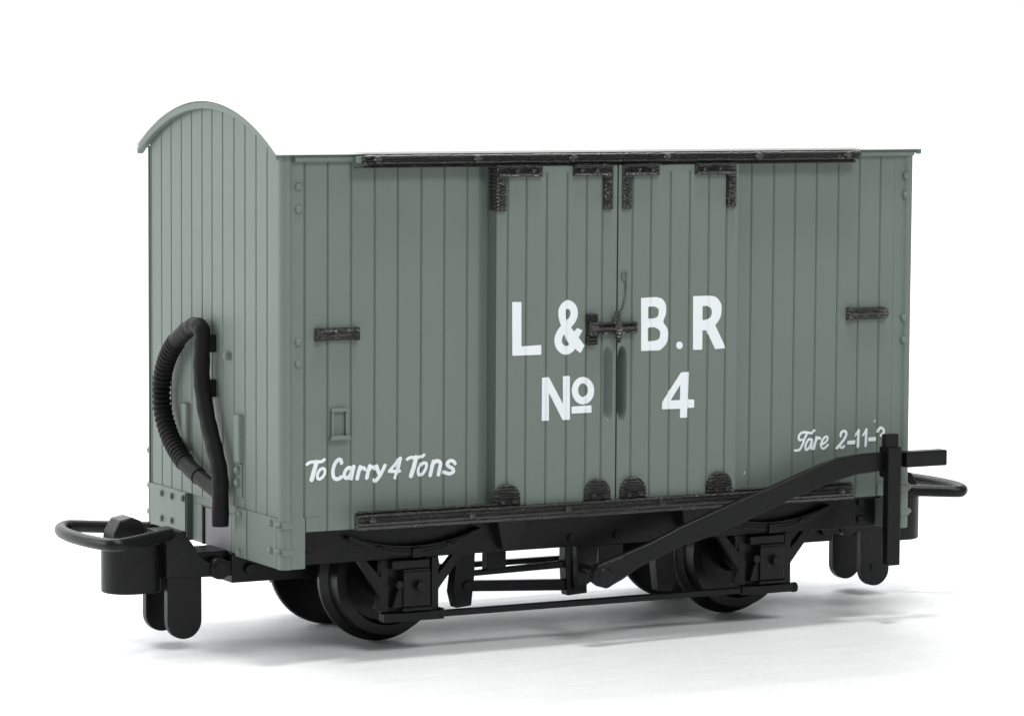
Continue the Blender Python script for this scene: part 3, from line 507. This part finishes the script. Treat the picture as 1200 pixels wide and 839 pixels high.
# ---- underframe
u = MB()
u.box(1.74, L-1.74, 1.7, 2.5, 6.55, 9.01); u.box(1.74, L-1.74, W-2.5, W-1.7, 6.55, 9.01)
u.box(1.76, L-1.76, 2.52, W-2.52, 7.3, 9.0)
u.box(1.75, L-1.75, .95, 1.72, 8.72, 9.005)                            # floor edge under the body side
frame = u.build('underframe', M['black'], van, bevel=.05)
for x, z in ((22.94, 7.18), (26.61, 7.2)):
    MB().cyl((x, 1.55, z), (x, 1.75, z), .3, 16).build('bolt', M['black'], frame, smooth=60)
for x in (2.55, 47.0):
    for z in (8.4, 7.15): MB().box(x-.25, x+.25, 1.5, 1.72, z-.25, z+.25).build('bolt', M['black'], frame, bevel=.05)
MB().prism([(23.4, 6.56), (25.2, 6.56), (24.9, 4.2), (24.3, 3.8), (23.5, 3.9)], 'y', 1.75, 2.4).build('lever_bracket', M['black'], frame, bevel=.06)
for x in (16.9, 31.6):
    g = MB(); vs = [(x-.5, .35, 9.0), (x+1.9, .35, 9.0), (x+1.9, 1.72, 9.0), (x-.5, 1.72, 9.0), (x+.35, 1.15, 6.75), (x+1.4, 1.15, 6.75), (x+1.4, 1.72, 6.75), (x+.35, 1.72, 6.75)]
    g.put(vs, [(0, 1, 2, 3), (7, 6, 5, 4), (0, 4, 5, 1), (1, 5, 6, 2), (2, 6, 7, 3), (3, 7, 4, 0)]); g.build('gusset', M['black'], frame, bevel=.05)
for x0, s in ((0.43, 1), (L-.43, -1)):
    MB().box(*sorted((x0, x0+s*6)), 9.2, 14.0, 4.45, 6.5).build('coupling_box', M['black'], frame, bevel=.05)
    MB().box(*sorted((x0+s*6.01, x0+s*8)), 8, 15.2, 5.6, 7.31).build('coupling_block', M['black'], frame, bevel=.05)

# ---- axle guards with axlebox and leaf spring
def axle_guard(x):
    g = MB(); y0, y1 = 1.7, 2.3
    g.box(x-2.6, x-2.0, y0, y1, 2.9, 6.56); g.box(x+1.25, x+1.8, y0, y1, 2.6, 6.56)
    g.box(x-2.0, x+1.25, y0+.25, y1, 2.7, 6.5)
    def brace(a, c):
        poly = [a[0], a[1], c[1], c[0]]; g.prism(poly, 'y', y0+.03, y1-.03)
    brace(((x-4.35, 6.6), (x-3.7, 6.6)), ((x-2.55, 3.95), (x-2.3, 5.05)))
    brace(((x+3.75, 6.6), (x+2.9, 6.6)), ((x+1.7, 4.15), (x+1.5, 5.0)))
    g.put([(x-3.0, y0+.05, 3.2), (x-2.5, y0+.05, 4.6), (x-2.5, y0+.05, 2.95), (x-3.0, y1-.05, 3.2), (x-2.5, y1-.05, 4.6), (x-2.5, y1-.05, 2.95)], [(0, 1, 2), (5, 4, 3), (0, 3, 4, 1), (1, 4, 5, 2), (2, 5, 3, 0)])
    g.box(x-2.5, x+1.85, 1.35, 2.25, 2.25, 2.86)
    G = g.build('axle_guard', M['black'], van, bevel=.06)
    a = MB()
    a.box(x-2.0, x+.85, 1.12, 2.0, 5.88, 6.5)
    a.box(x-1.15, x+.9, 1.1, 2.0, 3.25, 5.72); a.box(x-1.2, x+.82, 1.0, 2.0, 5.70, 5.88)
    a.prism([(x-1.9, 3.2), (x-1.1, 3.2), (x-1.1, 4.9), (x-1.35, 4.75), (x-1.6, 4.2)], 'y', 1.3, 2.0)
    a.box(x-1.25, x+1.0, 1.0, 2.0, 3.0, 3.248)
    a.cyl((x, 1.2, 4.7), (x, .62, 4.7), .36, 16); a.cyl((x-1.45, 1.5, 4.85), (x-1.45, 1.0, 4.85), .3, 12)
    a.build('axlebox', M['black'], G, bevel=.08)
    sp = MB(); n = 26; up = []; lo = []
    for i in range(n+1):
        t = -1+2*i/n; xx = x-.35+5.0*t
        up.append((xx, 7.5+.95*t*t)); lo.append((xx, 6.82+1.35*t*t))
    sp.prism(up+lo[::-1], 'y', .95, 1.7)
    for k in (.33, .66):                                           # leaf edges standing a little proud
        row = [(p[0]*.995+x*.005, p[1]*(1-k)+q[1]*k) for p, q in zip(up, lo)]
        sp.tube([(a_[0], .95, a_[1]) for a_ in row[int(3*k*3):n+1-int(3*k*3)]], .06, 6)
    sp.box(x-.65, x+.15, .75, 1.7, 6.7, 7.35)
    for t in (-.55, .5): sp.rivet((x-.35+5*t, .95, 7.35+.3*abs(t)), 'y', .18, .15)
    sp.build('leaf_spring', M['black'], G, bevel=.04)
    return G
WX = 10.78; WB = 28.5
ag = axle_guard(WX); ag2 = twin(ag, van, dx=WB)
twin(ag, van, half_turn=True); t_ = twin(ag, van, half_turn=True); t_.location.x -= WB*U
# tie bar between the guards
MB().box(WX+1.86, WX+WB-2.52, 1.45, 1.95, 2.36, 2.8).build('tie_bar', M['black'], van, bevel=.08)
MB().box(WX+1.86, WX+WB-2.52, W-1.95, W-1.45, 2.36, 2.8).build('tie_bar', M['black'], van, bevel=.08)
MB().cyl((WX+WB+1.9, 1.75, 2.5), (WX+WB+2.3, 1.75, 2.5), .36, 14).build('tie_bar_nut', M['black'], van, bevel=.08)
MB().box(WX+1.8, WX+2.05, 1.3, 2.0, 2.25, 3.0).build('tie_bar_nut', M['black'], van, bevel=.06)

# ---- wheelsets
RF = 4.62
def wheel(y, sg, axle):                            # y: flange back; sg points to the outside of the van (-1 = near side)
    p = [(y, 1.0), (y, RF-.12), (y+sg*.12, RF), (y+sg*.42, RF), (y+sg*.62, RF-.3), (y+sg*.75, 4.08), (y+sg*2.0, 3.98), (y+sg*2.05, 3.3), (y+sg*1.1, 3.05), (y+sg*1.0, 1.5), (y+sg*1.9, 1.3), (y+sg*1.9, 1.0)]
    m = MB(); m.lathe_y(WX, RF, p, 72)
    m.cyl((WX, y, RF), (WX, y+sg*2.1, RF), 1.02, 24)
    return m.build('wheel', M['steel'], axle, smooth=30)
ax = MB(); ax.cyl((WX, 1.8, RF), (WX, W-1.8, RF), .55, 20)
axle = ax.build('wheelset', M['steel'], van, smooth=40)
wheel(7.75, -1, axle); wheel(W-7.75, 1, axle)
twin(axle, van, dx=WB)

# ---- brake gear
bg = MB()
bg.prism([(15.9, 7.0), (17.6, 7.0), (17.55, 4.4), (17.3, 2.2), (16.1, 2.1), (15.8, 3.2), (16.0, 4.8)], 'y', 5.9, 6.9)
bg.build('brake_block', M['black'], van, bevel=.08)
bg = MB()
bg.prism([(33.9, 7.0), (32.2, 7.0), (32.25, 4.4), (32.5, 2.2), (33.7, 2.1), (34.0, 3.2), (33.8, 4.8)], 'y', 5.9, 6.9)
bg.build('brake_block', M['black'], van, bevel=.08)
rd = MB()
rd.prism([(16.8, 3.95), (25.6, 3.5), (25.6, 2.72), (16.8, 3.22)], 'y', 6.0, 6.6)
rd.prism([(17.0, 4.6), (25.4, 4.92), (25.4, 4.4), (17.0, 4.25)], 'y', 6.0, 6.55)
rd.cyl((17.0, 5.75, 3.6), (17.0, 6.0, 3.6), .42, 16)
rd.box(18.6, 20.1, 6.02, 6.9, 4.35, 7.35)
rd.build('brake_rod', M['black'], van, bevel=.06)
cr_ = MB()
cr_.prism([(24.75, 7.35), (26.4, 7.35), (26.55, 2.5), (24.95, 2.4), (24.75, 4.6)], 'y', 5.8, 6.8)
cr_.box(25.3, 26.2, 5.5, 5.82, 2.9, 6.6)
cr_.box(26.4, 29.5, 6.0, 6.9, 3.3, 4.0); cr_.box(27.6, 29.6, 6.0, 6.9, 3.5, 5.9)
cr_.build('brake_crank', M['black'], van, bevel=.08)

# ---- brake lever, its guide and handle
up = [(22.66, 5.25), (22.95, 5.75), (24.68, 6.24), (27.16, 7.03), (29.6, 8.0), (33.69, 9.39), (36.77, 10.32), (38.83, 11.01), (41.12, 11.78), (42.8, 12.2), (44.5, 12.38), (46.9, 12.42)]
lo = [(22.71, 4.65), (23.05, 4.32), (23.63, 4.15), (24.9, 4.7), (26.2, 5.45), (29.66, 6.75), (31.89, 7.25), (34.73, 8.13), (36.79, 8.9), (38.85, 9.62), (40.73, 10.2), (42.4, 10.65), (44.09, 11.01), (46.9, 11.25)]
up = [(x, z+.05) for x, z in up]; lo = [(x, z-.07) for x, z in lo]
lv = MB(); lv.prism(up+lo[::-1], 'y', -2.2, -1.62)
lv.cyl((23.95, -1.7, 4.95), (23.95, 2.2, 4.95), .32, 16)
lever = lv.build('brake_lever', M['black'], van, bevel=.12, seg=3)
kn = MB(); kn.prism([(22.5, 5.2), (22.85, 5.75), (25.0, 6.3), (25.45, 5.1), (23.7, 4.1), (23.0, 4.28), (22.5, 4.65)], 'y', -2.32, -1.5)
kn.cyl((23.45, -2.44, 4.95), (23.45, -1.5, 4.95), .62, 20)
kn.build('lever_eye', M['black'], lever, bevel=.15, seg=3)
hd = MB(); hd.box(47.0, 48.4, -2.2, -1.62, 11.28, 12.36); hd.box(48.0, 51.55, -2.75, -1.75, 11.32, 12.46)
hd.build('lever_handle', M['black'], lever, bevel=.12, seg=3)
gd = MB(); gd.box(46.3, 47.42, -2.95, -2.24, 4.33, 12.88); gd.box(46.22, 47.3, -2.75, -2.1, 12.84, 13.8)
gd.box(46.5, 47.3, -2.2, -1.5, 12.42, 12.84); gd.box(46.5, 47.2, -2.3, -1.5, 10.6, 11.24); gd.box(46.5, 47.2, -1.615, -1.4, 10.7, 12.8)
gd.build('lever_guide', M['black'], van, bevel=.08)

# ---- couplings
cpl = MB()
hump = [(-4.35, 5.05), (-4.35, 8.15)]+[(p.x, p.z) for p in smooth_path([(-3.9, 0, 8.3), (-3.2, 0, 8.1), (-2.5, 0, 7.4), (-1.9, 0, 6.5), (-1.1, 0, 5.95), (-.3, 0, 6.0)], 4)]+[(.9, 6.0), (.9, 4.95), (-.3, 4.95)]
for ya, yb in ((9.3, 10.0), (13.2, 13.9)):
    cpl.prism(hump, 'y', ya, yb)
    cpl.prism([(-4.28, 5.048), (-1.75, 5.048)]+arc(-3.015, 2.05, 1.265, 0, -180, 18), 'y', ya+.03, yb-.03)
    cpl.cyl((-.42, ya-.16 if ya < C else ya, 5.5), (-.42, yb if ya < C else yb+.16, 5.5), .75, 20)
    cpl.cyl((-.42, ya-.24 if ya < C else ya, 5.5), (-.42, yb if ya < C else yb+.24, 5.5), .5, 20)
cpl.cyl((-3.0, 13.85, 2.2), (-3.0, 13.97, 2.2), .4, 16)
cpl.box(-4.3, -2.6, 9.98, 13.22, 7.4, 8.1)
cpl.box(-2.6, 2.0, 10.02, 13.18, 5.6, 6.6)
cpl.cyl((1.75, 8.8, 5.35), (1.75, 14.4, 5.35), .42, 16)
coup = cpl.build('coupling', M['black'], van, bevel=.08)
lp = smooth_path([(-3.9, 9.7, 8.0), (-6.3, 8.1, 8.0), (-8.4, 6.65, 8.0), (-9.1, 6.45, 8.0), (-9.6, 6.95, 8.0), (-10.1, 9.0, 8.0), (-10.3, 11.6, 8.0), (-10.1, 13.9, 8.0), (-9.65, 15.5, 8.0), (-9.0, 16.5, 8.0), (-8.3, 16.7, 8.0), (-6.3, 15.2, 8.0), (-3.9, 13.5, 8.0)], 6)
MB().tube(lp, .44, 16).build('coupling_loop', M['black'], coup, smooth=60)
bl = MB()
pts = arc(-6.3, 11.6, 1.8, 90, 270, 18)+[(-5.0, 9.85), (-4.4, 10.2), (-4.4, 13.0), (-5.0, 13.35)]
bl.prism(pts, 'z', 4.0, 7.35); bl.box(-4.6, -2.6, 10.25, 12.95, 4.9, 7.4)
bl.build('coupling_head', M['black'], coup, bevel=.12, smooth=35)
hk = MB(); hk.prism([(-7.8, 7.3), (-7.65, 8.2), (-7.15, 9.05), (-6.3, 9.2), (-5.6, 8.9), (-5.2, 7.3)], 'y', 10.6, 12.6)
hk.build('coupling_hook', M['black'], coup, bevel=.15, seg=3)
c2 = twin(coup, van, half_turn=True); c2.location.x += .5*U

# ---- vacuum hose on the end
HX = -.88
def HP(pts): return [(HX, y, z) for y, z in pts]
pipe = smooth_path(HP([(14.1, 21.5), (12.9, 21.95), (11.8, 22.0), (11.25, 21.6), (11.3, 20.5), (11.38, 18.8), (10.95, 17.0), (10.2, 15.4), (9.2, 13.9), (8.4, 12.5), (8.14, 11.24), (8.14, 8.6)]), 8)
hose = MB().tube(pipe, [.58+.02*math.sin(i*.9) for i in range(len(pipe))], 18).build('brake_pipe', M['rubber'], van, smooth=50)
spine = smooth_path(HP([(13.9, 21.62), (15.95, 20.6), (17.57, 19.28), (18.5, 17.74), (18.6, 16.37), (18.05, 15.0), (16.58, 13.5), (14.3, 12.31), (11.83, 11.59)]), 36)
acc = 0; rad = []; n_ = len(spine)
for i, p in enumerate(spine):
    if i: acc += (p-spine[i-1]).length
    t = i/(n_-1)
    if .12 < t < .88: rad.append(.53+.16*abs(math.sin(math.pi*acc/.42))**.7)
    else: rad.append(.6)
MB().tube(spine, rad, 18).build('corrugated_hose', M['rubber'], hose, smooth=80)
MB().tube(smooth_path(HP([(12.0, 11.62), (10.0, 11.2), (8.3, 10.9)]), 4), .54, 14).build('hose_union', M['rubber'], hose, smooth=60)
for z in (20.9, 17.8):
    MB().box(HX-.1, .05, 10.85, 11.7, z-.65, z+.55).build('pipe_clip', M['black'], hose, bevel=.1)

# ================================================================== surface and background: one white sweep
prof = [(-420, 0), (300, 0)]+[(300+260*math.sin(math.radians(a)), 260-260*math.cos(math.radians(a))) for a in range(6, 91, 6)]+[(560, 900)]
sw = MB(); vs = []
for y, z in prof: vs += [(-900, y, z), (950, y, z)]
sw.put(vs, [(2*i, 2*i+1, 2*i+3, 2*i+2) for i in range(len(prof)-1)])
sweep = sw.build('floor', M['sweep'], None, smooth=60)
sweep['kind'] = 'structure'

# ================================================================== lamps
def lamp(name, pos, target, size, power, col=(1, 1, 1), size_y=None):
    l = bpy.data.lights.new(name, 'AREA'); l.energy = power; l.color = col; l.size = size*U
    if size_y: l.shape = 'RECTANGLE'; l.size_y = size_y*U
    o = bpy.data.objects.new(name, l); COL.objects.link(o)
    p = Vector(V(pos)); o.location = p
    o.rotation_euler = (Vector(V(target))-p).to_track_quat('-Z', 'Y').to_euler()
    return o
lamp('overhead_softbox', (25, -52, 315), (25, 11, 0), 54, 5600, (1, .99, .975), 40)
lamp('left_softbox', (-300, 170, 130), (0, 12, 20), 200, 7600, (.98, .99, 1), 180)
lamp('front_softbox', (35, -270, 275), (28, 0, 8), 130, 7000, (1, 1, 1), 100)
lamp('back_softbox', (40, 270, 290), (25, 30, 0), 420, 11000, (.985, .99, 1), 230)
lamp('background_softbox', (30, 190, 380), (30, 520, 160), 600, 36000, (1, 1, 1), 200)
w = bpy.data.worlds.new('World'); SC.world = w; w.use_nodes = True
w.node_tree.nodes['Background'].inputs[0].default_value = (.975, .99, 1, 1)
w.node_tree.nodes['Background'].inputs[1].default_value = 0.34

# ================================================================== camera
cam = bpy.data.cameras.new('camera'); co = bpy.data.objects.new('camera', cam); COL.objects.link(co)
cam.sensor_fit = 'HORIZONTAL'; cam.sensor_width = 36; cam.lens = 36*4181.2/1200
cam.clip_start = .5; cam.clip_end = 2000
yaw, pitch, roll, dist = .4887, .0860, .0059, 255.2512
fw = Vector((math.sin(yaw)*math.cos(pitch), math.cos(yaw)*math.cos(pitch), -math.sin(pitch)))
tgt = Vector((22.5784, 10.0, 19.1324))
rt = Vector((math.cos(yaw), -math.sin(yaw), 0)); upv = rt.cross(fw)
r2 = rt*math.cos(roll)+upv*math.sin(roll); u2 = upv*math.cos(roll)-rt*math.sin(roll)
from mathutils import Matrix
m3 = Matrix((r2, u2, -fw)).transposed()
co.matrix_world = Matrix.Translation(Vector(V(tgt-fw*dist))) @ m3.to_4x4()
SC.camera = co
SC.view_settings.view_transform = 'Standard'; SC.view_settings.look = 'None'
SC.view_settings.exposure = -0.17; SC.view_settings.gamma = 1.0
SC.cycles.max_bounces = 8
